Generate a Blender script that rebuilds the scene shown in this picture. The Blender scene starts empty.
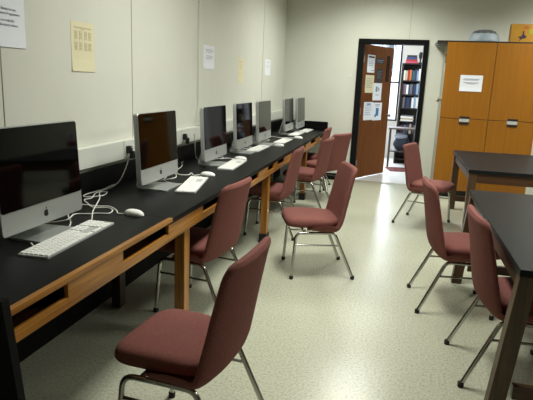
import bpy, bmesh, math, random
from mathutils import Vector, Matrix, Euler
random.seed(7)
S = bpy.context.scene
C = S.collection
PI = math.pi

# ------------------------------------------------------------------ helpers
def lin(h, a=1.0):
    h = h.lstrip('#')
    v = [int(h[i:i+2], 16) / 255 for i in (0, 2, 4)]
    return tuple([(c / 12.92 if c <= .04045 else ((c + .055) / 1.055) ** 2.4) for c in v] + [a])

def mat(name, color, rough=.6, metal=0.0, var=0.0, scale=20.0, bump=0.0, bscale=200.0, spec=.5, coat=0.0, stretch=None, detail=3):
    m = bpy.data.materials.new(name); m.use_nodes = True
    nt = m.node_tree; b = nt.nodes['Principled BSDF']
    c = lin(color) if isinstance(color, str) else color
    b.inputs['Base Color'].default_value = c
    b.inputs['Roughness'].default_value = rough
    b.inputs['Metallic'].default_value = metal
    b.inputs['Specular IOR Level'].default_value = spec
    b.inputs['Coat Weight'].default_value = coat
    tc = nt.nodes.new('ShaderNodeTexCoord')
    mp = nt.nodes.new('ShaderNodeMapping')
    nt.links.new(tc.outputs['Object'], mp.inputs['Vector'])
    if stretch: mp.inputs['Scale'].default_value = stretch
    if var:
        n = nt.nodes.new('ShaderNodeTexNoise'); n.inputs['Scale'].default_value = scale; n.inputs['Detail'].default_value = detail
        nt.links.new(mp.outputs['Vector'], n.inputs['Vector'])
        r = nt.nodes.new('ShaderNodeValToRGB')
        r.color_ramp.elements[0].position = .3; r.color_ramp.elements[1].position = .7
        r.color_ramp.elements[0].color = tuple([max(0, x * (1 - var)) for x in c[:3]] + [1])
        r.color_ramp.elements[1].color = tuple([min(1, x * (1 + var)) for x in c[:3]] + [1])
        nt.links.new(n.outputs['Fac'], r.inputs['Fac'])
        nt.links.new(r.outputs['Color'], b.inputs['Base Color'])
    if bump:
        n2 = nt.nodes.new('ShaderNodeTexNoise'); n2.inputs['Scale'].default_value = bscale
        nt.links.new(mp.outputs['Vector'], n2.inputs['Vector'])
        bp = nt.nodes.new('ShaderNodeBump'); bp.inputs['Strength'].default_value = bump; bp.inputs['Distance'].default_value = .002
        nt.links.new(n2.outputs['Fac'], bp.inputs['Height'])
        nt.links.new(bp.outputs['Normal'], b.inputs['Normal'])
    return m

def wood(name, c1, c2, axis='Y', rough=.4, scale=1.0, coat=.15, spec=.5):
    """straight-grained wood, the grain running along one object axis"""
    m = bpy.data.materials.new(name); m.use_nodes = True
    nt = m.node_tree; b = nt.nodes['Principled BSDF']
    tc = nt.nodes.new('ShaderNodeTexCoord'); mp = nt.nodes.new('ShaderNodeMapping')
    nt.links.new(tc.outputs['Object'], mp.inputs['Vector'])
    s = {'X': (1.2, 26, 26), 'Y': (26, 1.2, 26), 'Z': (26, 26, 1.2)}[axis]
    mp.inputs['Scale'].default_value = tuple(k * scale for k in s)
    n = nt.nodes.new('ShaderNodeTexNoise'); n.inputs['Scale'].default_value = 1.6; n.inputs['Detail'].default_value = 6
    n.inputs['Distortion'].default_value = .6
    nt.links.new(mp.outputs['Vector'], n.inputs['Vector'])
    r = nt.nodes.new('ShaderNodeValToRGB')
    r.color_ramp.elements[0].position = .33; r.color_ramp.elements[1].position = .68
    r.color_ramp.elements[0].color = lin(c1); r.color_ramp.elements[1].color = lin(c2)
    nt.links.new(n.outputs['Fac'], r.inputs['Fac']); nt.links.new(r.outputs['Color'], b.inputs['Base Color'])
    b.inputs['Specular IOR Level'].default_value = spec
    b.inputs['Roughness'].default_value = rough; b.inputs['Coat Weight'].default_value = coat
    b.inputs['Coat Roughness'].default_value = .25
    return m

def emis(name, color, k):
    m = bpy.data.materials.new(name); m.use_nodes = True
    b = m.node_tree.nodes['Principled BSDF']
    b.inputs['Base Color'].default_value = lin(color)
    b.inputs['Emission Color'].default_value = lin(color); b.inputs['Emission Strength'].default_value = k
    return m

def box(bm, x0, x1, y0, y1, z0, z1, bev=0.0, M=None):
    r = bmesh.ops.create_cube(bm, size=1.0)
    vs = r['verts']
    for v in vs:
        v.co = Vector((x0 + (v.co.x + .5) * (x1 - x0), y0 + (v.co.y + .5) * (y1 - y0), z0 + (v.co.z + .5) * (z1 - z0)))
    if bev:
        es = list({e for v in vs for e in v.link_edges})
        rr = bmesh.ops.bevel(bm, geom=es, offset=bev, segments=2, profile=.7, affect='EDGES')
        vs = list({v for f in rr['faces'] for v in f.verts} | {v for v in vs if v.is_valid})
    if M is not None:
        for v in vs: v.co = M @ v.co
    return vs

def smooth_path(pts, n=8, closed=False):
    P = [Vector(p) for p in pts]; out = []
    N = len(P)
    rng = N if closed else N - 1
    for i in range(rng):
        if closed: a, b, c, d = P[(i-1) % N], P[i], P[(i+1) % N], P[(i+2) % N]
        else:
            b, c = P[i], P[i+1]
            a = P[i-1] if i > 0 else b * 2 - c
            d = P[i+2] if i + 2 < N else c * 2 - b
        for k in range(n):
            t = k / n
            out.append(.5 * ((2*b) + (c-a)*t + (2*a-5*b+4*c-d)*t*t + (3*b-a-3*c+d)*t**3))
    if not closed: out.append(P[-1])
    return out

def tube(bm, pts, r, seg=8, closed=False, caps=True):
    P = [Vector(p) for p in pts]; N = len(P); rings = []
    up = None
    for i in range(N):
        if closed: t = P[(i+1) % N] - P[i-1]
        else: t = P[min(i+1, N-1)] - P[max(i-1, 0)]
        t.normalize()
        if up is None:
            up = Vector((0, 0, 1)) if abs(t.z) < .9 else Vector((1, 0, 0))
        up = (up - t * up.dot(t))
        if up.length < 1e-5: up = t.orthogonal()
        up.normalize(); s = t.cross(up)
        rr = r[i] if isinstance(r, (list, tuple)) else r
        rings.append([bm.verts.new(P[i] + (up * math.cos(2*PI*k/seg) + s * math.sin(2*PI*k/seg)) * rr) for k in range(seg)])
    for i in range(N if closed else N - 1):
        A, B = rings[i], rings[(i+1) % N]
        for k in range(seg):
            bm.faces.new((A[k], A[(k+1) % seg], B[(k+1) % seg], B[k]))
    if caps and not closed:
        bm.faces.new(rings[0][::-1]); bm.faces.new(rings[-1])

def bend(pts, rad=.03, n=5):
    """polyline with its corners rounded"""
    P = [Vector(p) for p in pts]; out = [P[0]]
    for i in range(1, len(P) - 1):
        a, b, c = P[i-1], P[i], P[i+1]
        r = min(rad, (a-b).length * .45, (c-b).length * .45)
        p, q = b + (a-b).normalized() * r, b + (c-b).normalized() * r
        for k in range(n + 1):
            t = k / n
            out.append(p * (1-t)**2 + b * 2*t*(1-t) + q * t*t)
    out.append(P[-1]); return out

def lathe(bm, prof, seg=20, M=None):
    rings = []
    for r, z in prof:
        if r < 1e-5: rings.append([bm.verts.new((0, 0, z))])
        else: rings.append([bm.verts.new((r*math.cos(2*PI*k/seg), r*math.sin(2*PI*k/seg), z)) for k in range(seg)])
    for A, B in zip(rings, rings[1:]):
        for k in range(seg):
            a = [A[k % len(A)], A[(k+1) % len(A)], B[(k+1) % len(B)], B[k % len(B)]]
            f = []
            for v in a:
                if v not in f: f.append(v)
            if len(f) > 2: bm.faces.new(f)
    if M is not None:
        for R in rings:
            for v in R: v.co = M @ v.co

def prism(bm, poly, thick, M=None):
    """2D outline in local XY extruded along +Z"""
    a = [bm.verts.new((x, y, 0)) for x, y in poly]; b = [bm.verts.new((x, y, thick)) for x, y in poly]
    n = len(poly)
    bm.faces.new(a[::-1]); bm.faces.new(b)
    for i in range(n): bm.faces.new((a[i], a[(i+1) % n], b[(i+1) % n], b[i]))
    if M is not None:
        for v in a + b: v.co = M @ v.co

def mesh(name, bm, m, smooth=False):
    bmesh.ops.recalc_face_normals(bm, faces=bm.faces[:])
    me = bpy.data.meshes.new(name); bm.to_mesh(me); bm.free()
    if m: me.materials.append(m)
    if smooth:
        for p in me.polygons: p.use_smooth = True
        try: me.set_sharp_from_angle(angle=math.radians(45))
        except Exception: pass
    return me

def obj(name, bm, m, parent=None, smooth=False, loc=None, rot=None):
    me = mesh(name, bm, m, smooth)
    o = bpy.data.objects.new(name, me); C.objects.link(o)
    if parent: o.parent = parent
    if loc: o.location = loc
    if rot: o.rotation_euler = rot
    return o

def tag(o, label, cat, group=None):
    o['label'] = label; o['category'] = cat
    if group: o['group'] = group
    return o

def thing(name, label, cat, loc=(0, 0, 0), rz=0.0, group=None):
    o = bpy.data.objects.new(name, None); C.objects.link(o)
    o.empty_display_size = .1
    o.location = loc; o.rotation_euler = (0, 0, rz)
    return tag(o, label, cat, group)

def struct(name, bm, m):
    o = obj(name, bm, m); o['kind'] = 'structure'; return o

def kids(o): return [c for c in bpy.data.objects if c.parent == o]

def dup(root, loc, rz, label):
    tree = [(root, None)]
    r = root.copy(); C.objects.link(r); r.location = loc; r.rotation_euler = (0, 0, rz); r['label'] = label
    for ch in kids(root):
        if ch.get('own'): continue
        c = ch.copy(); C.objects.link(c); c.parent = r
        for g in kids(ch):
            d = g.copy(); C.objects.link(d); d.parent = c
    return r

def text_bm(txt, size, depth=.0004, align='LEFT'):
    cu = bpy.data.curves.new('t', 'FONT'); cu.body = txt; cu.size = size; cu.align_x = align; cu.extrude = depth
    cu.resolution_u = 2
    o = bpy.data.objects.new('t', cu); C.objects.link(o)
    dg = bpy.context.evaluated_depsgraph_get(); dg.update()
    me = bpy.data.meshes.new_from_object(o.evaluated_get(dg))
    bm = bmesh.new(); bm.from_mesh(me)
    bpy.data.objects.remove(o); bpy.data.meshes.remove(me)
    return bm

# ------------------------------------------------------------------ materials
M = dict(
    wall=mat('wall_paint', '#cbccc1', .75, var=.02, scale=3),
    wall2=mat('office_paint', '#c9c6bf', .8),
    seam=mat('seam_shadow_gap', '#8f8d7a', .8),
    ceil=mat('ceiling_paint', '#cfcdbe', .9),
    black=mat('black_resin', '#0b0b0b', .45, var=.12, scale=30, spec=.1),
    blackp=mat('black_paint', '#0a0a0a', .7, spec=.15),
    raceway=mat('raceway_enamel', '#cfd1c8', .45),
    oak=wood('oak_lengthwise', '#7a4c14', '#b37a2c', 'Y'),
    oakz=wood('oak_upright', '#7c4e15', '#ad7427', 'Z'),
    oakshade=wood('oak_shaded', '#2e1b09', '#45290f', 'Y'),  # oak darkened for shade in the drawer openings and under the bench
    shoe=mat('rubber_shoe', '#0e0e0e', .6),
    fabric=mat('maroon_fabric', '#764943', .92, var=.20, scale=160, bump=.5, bscale=420, spec=.2),
    chrome=mat('chrome', '#b9b9b4', .22, 1.0),
    rubber=mat('dark_rubber', '#15110e', .6),
    alu=mat('anodised_aluminium', '#b4b8b6', .38, .75),
    aluf=mat('satin_aluminium_front', '#aeb2b0', .42, .55),
    glass=mat('black_screen_glass', '#020202', .05, spec=.2),
    logo=mat('black_logo', '#0b0b0b', .3),
    white=mat('white_plastic', '#e8e8e4', .35),
    key=mat('white_keycap', '#eeeeea', .4),
    kbbase=mat('keyboard_aluminium', '#c6cac9', .4, .5),
    cord=mat('white_cord', '#d8d8d2', .45),
    plug=mat('black_plug', '#0c0c0c', .5),
    paper=mat('white_paper', '#dfe3ea', .9),
    paperc=mat('cream_paper', '#d6cfae', .9),
    ink=mat('grey_ink', '#7c8391', .9),
    inkt=mat('tan_ink', '#bdb290', .9),
    inkb=mat('blue_ink', '#3d6fa8', .9),
    inkd=mat('dark_ink', '#2a2430', .9),
    frame=mat('black_door_frame', '#0b0d0c', .8, spec=.15),
    door=wood('door_veneer', '#5c3108', '#70400d', 'Z', .6, coat=0.0, spec=.12),
    cab=wood('cabinet_veneer', '#8c5705', '#956009', 'Z', .42, .8),
    cabside=mat('cabinet_grey_side', '#a7a595', .6),
    kick=mat('black_kick', '#0e0d0c', .6),
    tabletop=mat('slate_laminate', '#15191b', .45, var=.10, scale=25, spec=.12),
    tabwood=wood('table_wood', '#38260f', '#50371a', 'Z', .5),
    tabwoodx=wood('table_apron', '#38200c', '#4c2e13', 'X', .45),
    brass=mat('aged_metal', '#8b8272', .3, .9),
    silver=mat('silver_pull', '#b9bbb7', .4, .1),
    office_floor=mat('office_floor', '#c9c9c6', .3),
    darkwood=mat('bookcase_laminate', '#1b1310', .5),
    greyp=mat('grey_plastic', '#8c949c', .55),
    bag=mat('pale_blue_plastic', '#84909a', .5, var=.12, scale=12),
    navy=mat('navy_cloth', '#252a38', .8),
)

def floor_mat():
    m = bpy.data.materials.new('speckled_vinyl'); m.use_nodes = True
    nt = m.node_tree; b = nt.nodes['Principled BSDF']
    tc = nt.nodes.new('ShaderNodeTexCoord')
    n = nt.nodes.new('ShaderNodeTexNoise'); n.inputs['Scale'].default_value = 75; n.inputs['Detail'].default_value = 5; n.inputs['Roughness'].default_value = .7
    nt.links.new(tc.outputs['Object'], n.inputs['Vector'])
    r = nt.nodes.new('ShaderNodeValToRGB')
    e = r.color_ramp.elements
    e[0].position = .34; e[0].color = lin('#93947f'); e[1].position = .62; e[1].color = lin('#bcbeab')
    x = r.color_ramp.elements.new(.46); x.color = lin('#acae9a')
    nt.links.new(n.outputs['Fac'], r.inputs['Fac'])
    n3 = nt.nodes.new('ShaderNodeTexNoise'); n3.inputs['Scale'].default_value = 1.2; n3.inputs['Detail'].default_value = 3
    nt.links.new(tc.outputs['Object'], n3.inputs['Vector'])
    r3 = nt.nodes.new('ShaderNodeValToRGB')
    r3.color_ramp.elements[0].position = .35; r3.color_ramp.elements[0].color = (.93, .93, .92, 1)
    r3.color_ramp.elements[1].position = .65; r3.color_ramp.elements[1].color = (1, 1, 1, 1)
    nt.links.new(n3.outputs['Fac'], r3.inputs['Fac'])
    mx = nt.nodes.new('ShaderNodeMixRGB'); mx.blend_type = 'MULTIPLY'; mx.inputs['Fac'].default_value = 1
    nt.links.new(r.outputs['Color'], mx.inputs[1]); nt.links.new(r3.outputs['Color'], mx.inputs[2])
    nt.links.new(mx.outputs['Color'], b.inputs['Base Color'])
    b.inputs['Roughness'].default_value = .27
    b.inputs['Specular IOR Level'].default_value = .5
    bp = nt.nodes.new('ShaderNodeBump'); bp.inputs['Strength'].default_value = .08; bp.inputs['Distance'].default_value = .002
    nt.links.new(n.outputs['Fac'], bp.inputs['Height']); nt.links.new(bp.outputs['Normal'], b.inputs['Normal'])
    return m
M['floor'] = floor_mat()

# ------------------------------------------------------------------ room
XL, XR, YB, YF, ZC = -1.77, 4.2, -2.2, 8.10, 2.95
DX0, DX1, DZ = -.683, .297, 2.09          # outside of the door frame
WT = .14
def slab(name, m, *a):
    bm = bmesh.new(); box(bm, *a); return struct(name, bm, m)
slab('floor', M['floor'], XL, XR, YB, YF + WT, -.05, 0)
slab('ceiling', M['ceil'], XL - .1, XR + .1, YB - .1, YF + WT, ZC, ZC + .05)
slab('wall_left', M['wall'], XL - .1, XL, YB - .1, YF + WT, -.05, ZC)
slab('wall_right', mat('right_wall_darkened', '#5d584a', .7, var=.05, scale=4), XR, XR + .1, YB - .1, YF + WT, -.05, ZC)  # unseen wall, darkened so the nearest screen mirrors less light
slab('wall_back', M['wall'], XL, XR, YB - .1, YB, -.05, ZC)
bm = bmesh.new()
box(bm, XL, DX0 + .04, YF, YF + WT, 0, ZC); box(bm, DX1 - .04, XR, YF, YF + WT, 0, ZC); box(bm, DX0 + .04, DX1 - .04, YF, YF + WT, DZ - .04, ZC)
struct('wall_far', bm, M['wall'])
# thin dark joints between the wall panels
bm = bmesh.new()
for y in (2.115, 3.34, 6.80): box(bm, XL, XL + .0025, y - .002, y + .002, 1.02, ZC)
for x in (.02,): box(bm, x - .002, x + .002, YF - .0025, YF, DZ, ZC)
struct('trim_1', bm, M['seam'])
bm = bmesh.new(); box(bm, DX0 + .06, DX1 - .06, YF - .01, YF + .05, 0, .004, .002); struct('trim_2', bm, M['seam'])
bm = bmesh.new(); box(bm, -1.06, DX0, YF - .014, YF, 0, .10, .004); struct('baseboard_far', bm, M['blackp'])
bm = bmesh.new(); box(bm, DX1, .5, YF - .014, YF, 0, .10, .004); struct('baseboard_right', bm, M['blackp'])
# door frame
bm = bmesh.new()
box(bm, DX0, DX0 + .085, YF - .025, YF + WT + .01, 0, DZ - .05, .006)
box(bm, DX1 - .07, DX1, YF - .025, YF + WT + .01, 0, DZ - .05, .006)
box(bm, DX0, DX1, YF - .025, YF + WT + .01, DZ - .07, DZ, .006)
struct('door_1', bm, M['frame'])

# the office beyond the door
OY0, OY1, OX0, OX1 = YF + WT, 11.2, -2.2, 1.2
slab('floor_office', M['office_floor'], OX0, OX1, OY0, OY1, -.05, 0)
slab('ceiling_office', M['ceil'], OX0, OX1, OY0, OY1 + .1, 2.7, 2.75)
slab('wall_office_left', M['wall2'], OX0 - .1, OX0, OY0, OY1, -.05, 2.7)
slab('wall_office_right', M['wall2'], OX1, OX1 + .1, OY0, OY1, -.05, 2.7)
WX0, WX1, WZ0, WZ1 = -1.6, -.07, .75, 2.35
bm = bmesh.new()
box(bm, OX0, WX0, OY1, OY1 + .1, -.05, 2.7); box(bm, WX1, OX1, OY1, OY1 + .1, -.05, 2.7)
box(bm, WX0, WX1, OY1, OY1 + .1, -.05, WZ0); box(bm, WX0, WX1, OY1, OY1 + .1, WZ1, 2.7)
struct('wall_office_far', bm, M['wall2'])
bm = bmesh.new()
for x in (WX0, -.83, WX1 - .035): box(bm, x, x + .035, OY1 + .02, OY1 + .08, WZ0, WZ1, .004)
for z in (WZ0, 1.5, WZ1 - .03): box(bm, WX0, WX1, OY1 + .02, OY1 + .08, z, z + .03, .004)
w = struct('window_1', bm, M['kick'])
gm = bpy.data.materials.new('window_glass'); gm.use_nodes = True
b = gm.node_tree.nodes['Principled BSDF']; b.inputs['Transmission Weight'].default_value = 1; b.inputs['Roughness'].default_value = 0; b.inputs['IOR'].default_value = 1.02
bm = bmesh.new(); box(bm, WX0, WX1, OY1 + .048, OY1 + .052, WZ0, WZ1); obj('pane', bm, gm, w)

# ------------------------------------------------------------------ workbench
X0, X1, ZT = XL + .002, -1.06, .75
bench = thing('workbench', 'long black-topped oak workbench running along the left wall under the computers', 'workbench', (-1.42, 4.6, 0))
Mi = Matrix.Translation((1.42, -4.6, 0))
def bpart(name, boxes, m, parent=bench, bev=.003):
    bm = bmesh.new()
    for a in boxes: box(bm, *a, bev, Mi)
    return obj(name, bm, m, parent)
YN = 1.235
bpart('worktop', [(X0, X1 - .022, YN, 2.40, ZT - .02, ZT), (X0, X1, 2.40, YF - .002, ZT - .028, ZT)], M['black'])
bpart('oak_lip', [(X1 - .022, X1 + .002, YN, 2.40, ZT - .019, ZT + .002)], M['oak'])
bpart('backsplash', [(X0, X0 + .022, YN, YF - .002, ZT, .872), (X0, X1 + .01, YF - .024, YF - .002, ZT, .872)], M['black'])
AX0, AX1 = X1 - .022, X1 - .004
opens = [(1.236, 1.525), (1.91, 2.36), (2.84, 3.28), (3.68, 4.10), (4.42, 4.64), (4.78, 5.06), (5.45, 5.86), (6.05, 6.3), (6.66, 7.05), (7.4, 7.75)]
bl = []; y = YN
for a, c_ in opens: bl.append((y, a)); y = c_
bl.append((y, YF - .03))
bpart('rail', [(AX0, AX1, YN, YF - .03, .634, .676)], M['oak'])
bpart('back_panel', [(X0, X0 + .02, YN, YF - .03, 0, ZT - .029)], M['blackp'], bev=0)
for a, c_ in bl:
    bpart('apron_block', [(AX0 + .001, AX1 + .001, a, c_, .638, ZT - (.029 if c_ > 2.4 else .0205))], M['oak'])
bpart('drawer_bay', [(X1 - .40, AX0, YN, YF - .03, .632, .640), (X1 - .41, X1 - .40, YN, YF - .03, .632, ZT - .03)], M['oakshade'], bev=0)
for yy in (2.61, 4.52, 6.46):
    l = bpart('leg', [(X1 - .080, X1 - .022, yy, yy + .075, .02, .635)], M['oakz'])
    bpart('shoe', [(X1 - .088, X1 - .014, yy - .008, yy + .083, 0, .085)], M['shoe'], l)
for yy in (2.84, 4.9, 6.9):
    bpart('rear_leg', [(X0 + .10, X0 + .16, yy, yy + .07, 0, .635)], M['oakshade'])
bm = bmesh.new()   # black end board, its outer edge slanting
prism(bm, [(-.70, 0), (.085, 0), (.02, .62), (.0, .79), (-.70, .79)], .03, Mi @ Matrix.Translation((X1, YN, 0)) @ Matrix.Rotation(PI/2, 4, 'X'))
obj('end_board', bm, M['blackp'], bench)

# raceway with its box, outlets
bm = bmesh.new(); box(bm, XL + .0005, XL + .045, .6, YF - .001, .903, 1.022, .004)
r = obj('cable_raceway', bm, M['raceway']); tag(r, 'long pale grey metal cable raceway on the left wall above the workbench', 'raceway')
t = thing('junction_box', 'cream junction box with a thin conduit rising up the wall behind the third computer', 'junction box', (XL, 4.565, 1.025))
bm = bmesh.new(); box(bm, 0, .05, -.055, .055, 0, .13, .004); obj('box_cover', bm, M['raceway'], t)
bm = bmesh.new(); box(bm, 0, .016, -.03, .0, .13, ZC - 1.03, .003); obj('conduit', bm, M['wall'], t)
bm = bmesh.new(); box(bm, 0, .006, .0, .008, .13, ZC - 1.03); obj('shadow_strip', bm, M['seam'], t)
for i, (yy, lab) in enumerate([(3.165, 'wall outlet with a black plug on the raceway left of the second computer'), (4.105, 'wall outlet with a black plug on the raceway left of the third computer'), (6.45, 'wall outlet on the raceway between the fifth and sixth computers')]):
    t = thing('wall_outlet', lab, 'outlet', (XL + .045, yy, .968), 0, 'outlets on the raceway')
    bm = bmesh.new(); box(bm, 0, .005, -.035, .035, -.05, .055, .002); obj('cover_plate', bm, M['raceway'], t)
    bm = bmesh.new(); box(bm, .004, .007, -.015, .015, .008, .04, .001); box(bm, .004, .007, -.015, .015, -.035, -.003, .001); obj('socket', bm, M['raceway'], t)
    if i < 2:
        p = thing('power_plug', ['black plug with a drooping cord in the outlet left of the second computer', 'black plug with a drooping cord in the outlet left of the third computer'][i], 'plug', (XL + .053, yy, .966), 0, 'plugs in the raceway')
        bm = bmesh.new(); box(bm, 0, .03, -.018, .018, -.028, .022, .005); box(bm, .02, .05, -.012, .012, -.058, -.01, .005); obj('plug_body', bm, M['plug'], p)
        bm = bmesh.new(); tube(bm, smooth_path([(.03, 0, .012), (.05, .03, .02), (.055, .09, .02), (.03, .16, .0), (.02, .2, -.06), (.03, .22, -.205), (.08, .26, -.208), (.13, .34, -.208)]), .004, 6)
        obj('cord', bm, M['cord'], p, True)

# ------------------------------------------------------------------ computers
def rrect(w0, w1, h0, h1, r, n=5):
    out = []
    for cx, cy, a0 in ((w1 - r, h1 - r, 0), (w0 + r, h1 - r, 90), (w0 + r, h0 + r, 180), (w1 - r, h0 + r, 270)):
        for k in range(n + 1):
            a = math.radians(a0 + 90 * k / n); out.append((cx + r * math.cos(a), cy + r * math.sin(a)))
    return out
# local frame: screen faces +X, width along Y, origin on the bench under the stand
FACE = Matrix(((0, 0, 1, 0), (1, 0, 0, 0), (0, 1, 0, 0), (0, 0, 0, 1)))   # outline x->Y, y->Z, thickness->X
W, H0, H1 = .27, .053, .478
TILT = Matrix.Translation((0, 0, H0)) @ Matrix.Rotation(math.radians(-3.0), 4, 'Y') @ Matrix.Translation((0, 0, -H0))
def make_imac(loc, rz, label):
    t = thing('desktop_computer', label, 'computer', loc, rz, 'all-in-one computers on the workbench')
    bm = bmesh.new()
    rings = []
    for x, ins in ((-.052, .12), (-.045, .06), (-.036, .015), (-.030, .002), (-.004, 0), (0, .003)):
        pts = rrect(-W + ins, W - ins, H0 + ins, H1 - ins, max(.012, .018 - ins * .2))
        rings.append([bm.verts.new((x, a, c_)) for a, c_ in pts])
    for A, B in zip(rings, rings[1:]):
        n = len(A)
        for k in range(n): bm.faces.new((A[k], A[(k+1) % n], B[(k+1) % n], B[k]))
    bm.faces.new(rings[0][::-1]); bm.faces.new(rings[-1])
    for v in bm.verts: v.co = TILT @ v.co
    obj('housing', bm, M['aluf'], t, True)
    bm = bmesh.new(); prism(bm, rrect(-W + .005, W - .005, H0 + .095, H1 - .005, .012), .0025, TILT @ FACE)
    obj('screen', bm, M['glass'], t)
    # fruit-shaped logo with a bite and a leaf, centred on the chin
    out = []
    for k in range(48):
        a = 2 * PI * k / 48 + PI / 2
        rr = 1 + .10 * math.cos(2 * a) * 0 - .22 * math.exp(-((a - PI/2 if a < 2*PI else a - 2.5*PI) / .32) ** 2) - .10 * math.exp(-((a - 1.5*PI) / .28) ** 2)
        x, yv = math.cos(a) * rr * .92, math.sin(a) * rr
        d = math.hypot(x - 1.12, yv - .12)
        if d < .46: x, yv = 1.12 + (x - 1.12) / d * .46 if d > 1e-3 else x, .12 + (yv - .12) / d * .46
        out.append((x * .0155, yv * .0155))
    bm = bmesh.new(); prism(bm, out, .0012, TILT @ Matrix.Translation((0, 0, H0 + .046)) @ FACE)
    leaf = []
    for k in range(9): leaf.append((.0005 + .0055 * math.sin(PI * k / 8 * .5) , .0165 + .0095 * k / 8 - .002 * math.sin(PI * k / 8)))
    for k in range(8, -1, -1): leaf.append((.0055 * math.sin(PI * k / 8 * .5) - .0045 * math.sin(PI * k / 8), .0165 + .0095 * k / 8))
    prism(bm, leaf[:-1], .0012, TILT @ Matrix.Translation((0, 0, H0 + .046)) @ FACE)
    obj('logo', bm, M['logo'], t)
    s = bmesh.new()
    # bent aluminium plate: foot, rounded heel, neck up the back
    prof = [(.090, .0), (-.09, .0), (-.115, .006), (-.125, .02), (-.122, .04), (-.075, .20)]
    prof2 = [(.090, .009), (-.088, .009), (-.106, .013), (-.114, .022), (-.112, .042), (-.064, .197)]
    wd = [.125, .115, .105, .10, .095, .08]
    rows = []
    for (a, b2), (c_, d), w_ in zip(prof, prof2, wd):
        rows.append([s.verts.new((a, -w_, b2)), s.verts.new((a, w_, b2)), s.verts.new((c_, w_, d)), s.verts.new((c_, -w_, d))])
    for A, B in zip(rows, rows[1:]):
        for k in range(4): s.faces.new((A[k], A[(k+1) % 4], B[(k+1) % 4], B[k]))
    s.faces.new(rows[0]); s.faces.new(rows[-1][::-1])
    box(s, -.072, -.040, -.05, .05, .16, .215, .004)
    obj('stand', s, M['alu'], t)
    return t
imacs = [(-1.437, 1.935, 0, 'aluminium all-in-one computer nearest the camera, cut by the left edge of the photo'),
         (-1.44, 3.085, 0, 'second aluminium all-in-one computer from the front, dark brown reflection on its screen'),
         (-1.435, 4.13, 0, 'third aluminium all-in-one computer from the front, just right of the junction box'),
         (-1.435, 4.965, 0, 'fourth aluminium all-in-one computer from the front, bright doorway mirrored in its screen'),
         (-1.43, 5.74, 0, 'fifth aluminium all-in-one computer from the front, pale wall mirrored in its screen'),
         (-1.43, 7.06, 0, 'second-farthest all-in-one computer, standing past the gap in the row'),
         (-1.37, 7.62, 0, 'farthest all-in-one computer, by the black backsplash at the end of the bench')]
first = None
for x, yv, rz, lab in imacs:
    if first is None: first = make_imac((x, yv, ZT), rz, lab)
    else: dup(first, (x, yv, ZT), rz, lab)

# keyboards: local length along Y, front edge toward +X
KL, KD = .535, .128
def key_mesh(w):
    bm = bmesh.new(); box(bm, -.0082, .0082, -w/2, w/2, 0, .0045, .0015); return mesh('key', bm, M['key'])
_kc = {}
ROWS = [[1]*17, None, None, None, None, None]
def key_spots():
    U = (KL - .016) / 22.8
    rows = [([1.06]*14, [1]*3, [1]*4), ([1]*13 + [1.85], [1]*3, [1]*4), ([1.5] + [1]*12 + [1.35], [1]*3, [1]*4),
            ([1.8] + [1]*10 + [2.05], [], [1]*3 + [1]), ([2.3] + [1]*9 + [2.55], [], [1]*3), ([1.4, 1.2, 1.3, 5.9, 1.3, 1.2, 2.55], [1]*3, [2, 1])]
    out = []
    for i, (a, n_, p) in enumerate(rows):
        x = -KD/2 + .012 + i * (KD - .024) / 5
        for blk, off in ((a, 0), (n_, 15.25), (p, 18.65)):
            y = -KL/2 + .008 + off * U
            for w_ in blk:
                out.append((x, y + w_ * U / 2, w_ * U - .0028)); y += w_ * U
    return out
def make_kb_base(t):
    bm = bmesh.new(); prism(bm, rrect(-KD/2, KD/2, -KL/2, KL/2, .008), .008); obj('keyboard_plate', bm, M['kbbase'], t)
def tilted(loc): return loc
kbs = [(-1.316, 1.925, .045, 'white keyboard in front of the nearest computer, keys clearly visible'),
       (-1.287, 3.24, .20, 'white keyboard in front of the second computer, turned away from the bench edge'),
       (-1.305, 4.17, .07, 'white keyboard in front of the third computer, beside its mouse'),
       (-1.392, 5.32, 0.0, 'white keyboard in front of the fourth computer, farther back on the bench'),
       (-1.315, 6.16, 0.0, 'white keyboard lying past the fifth computer, before the gap in the row'),
       (-1.345, 7.14, 0.0, 'white keyboard in front of the second-farthest computer'),
       (-1.31, 7.72, 0.0, 'white keyboard at the far end of the bench near the backsplash')]
KG = 'white keyboards on the workbench'
kb_things = []
for i, (x, yv, rz, lab) in enumerate(kbs):
    if i < 2:
        t = thing('keyboard', lab, 'keyboard', (x, yv, ZT), rz, KG); make_kb_base(t)
        if i == 0:
            sp = key_spots()
            for k, (kx, ky, kw) in enumerate(sp):
                q = round(kw, 4)
                if q not in _kc: _kc[q] = key_mesh(kw)
                o = bpy.data.objects.new('key', _kc[q]); C.objects.link(o); o.parent = t; o.location = (kx, ky, .0082)
        else:
            bm = bmesh.new()
            for kx, ky, kw in key_spots(): box(bm, kx - .0082, kx + .0082, ky - kw/2, ky + kw/2, .0082, .0125)
            obj('key_field', bm, M['key'], t)
            proto = t
    else:
        t = dup(proto, (x, yv, ZT), rz, lab)
    kb_things.append(t)

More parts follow.
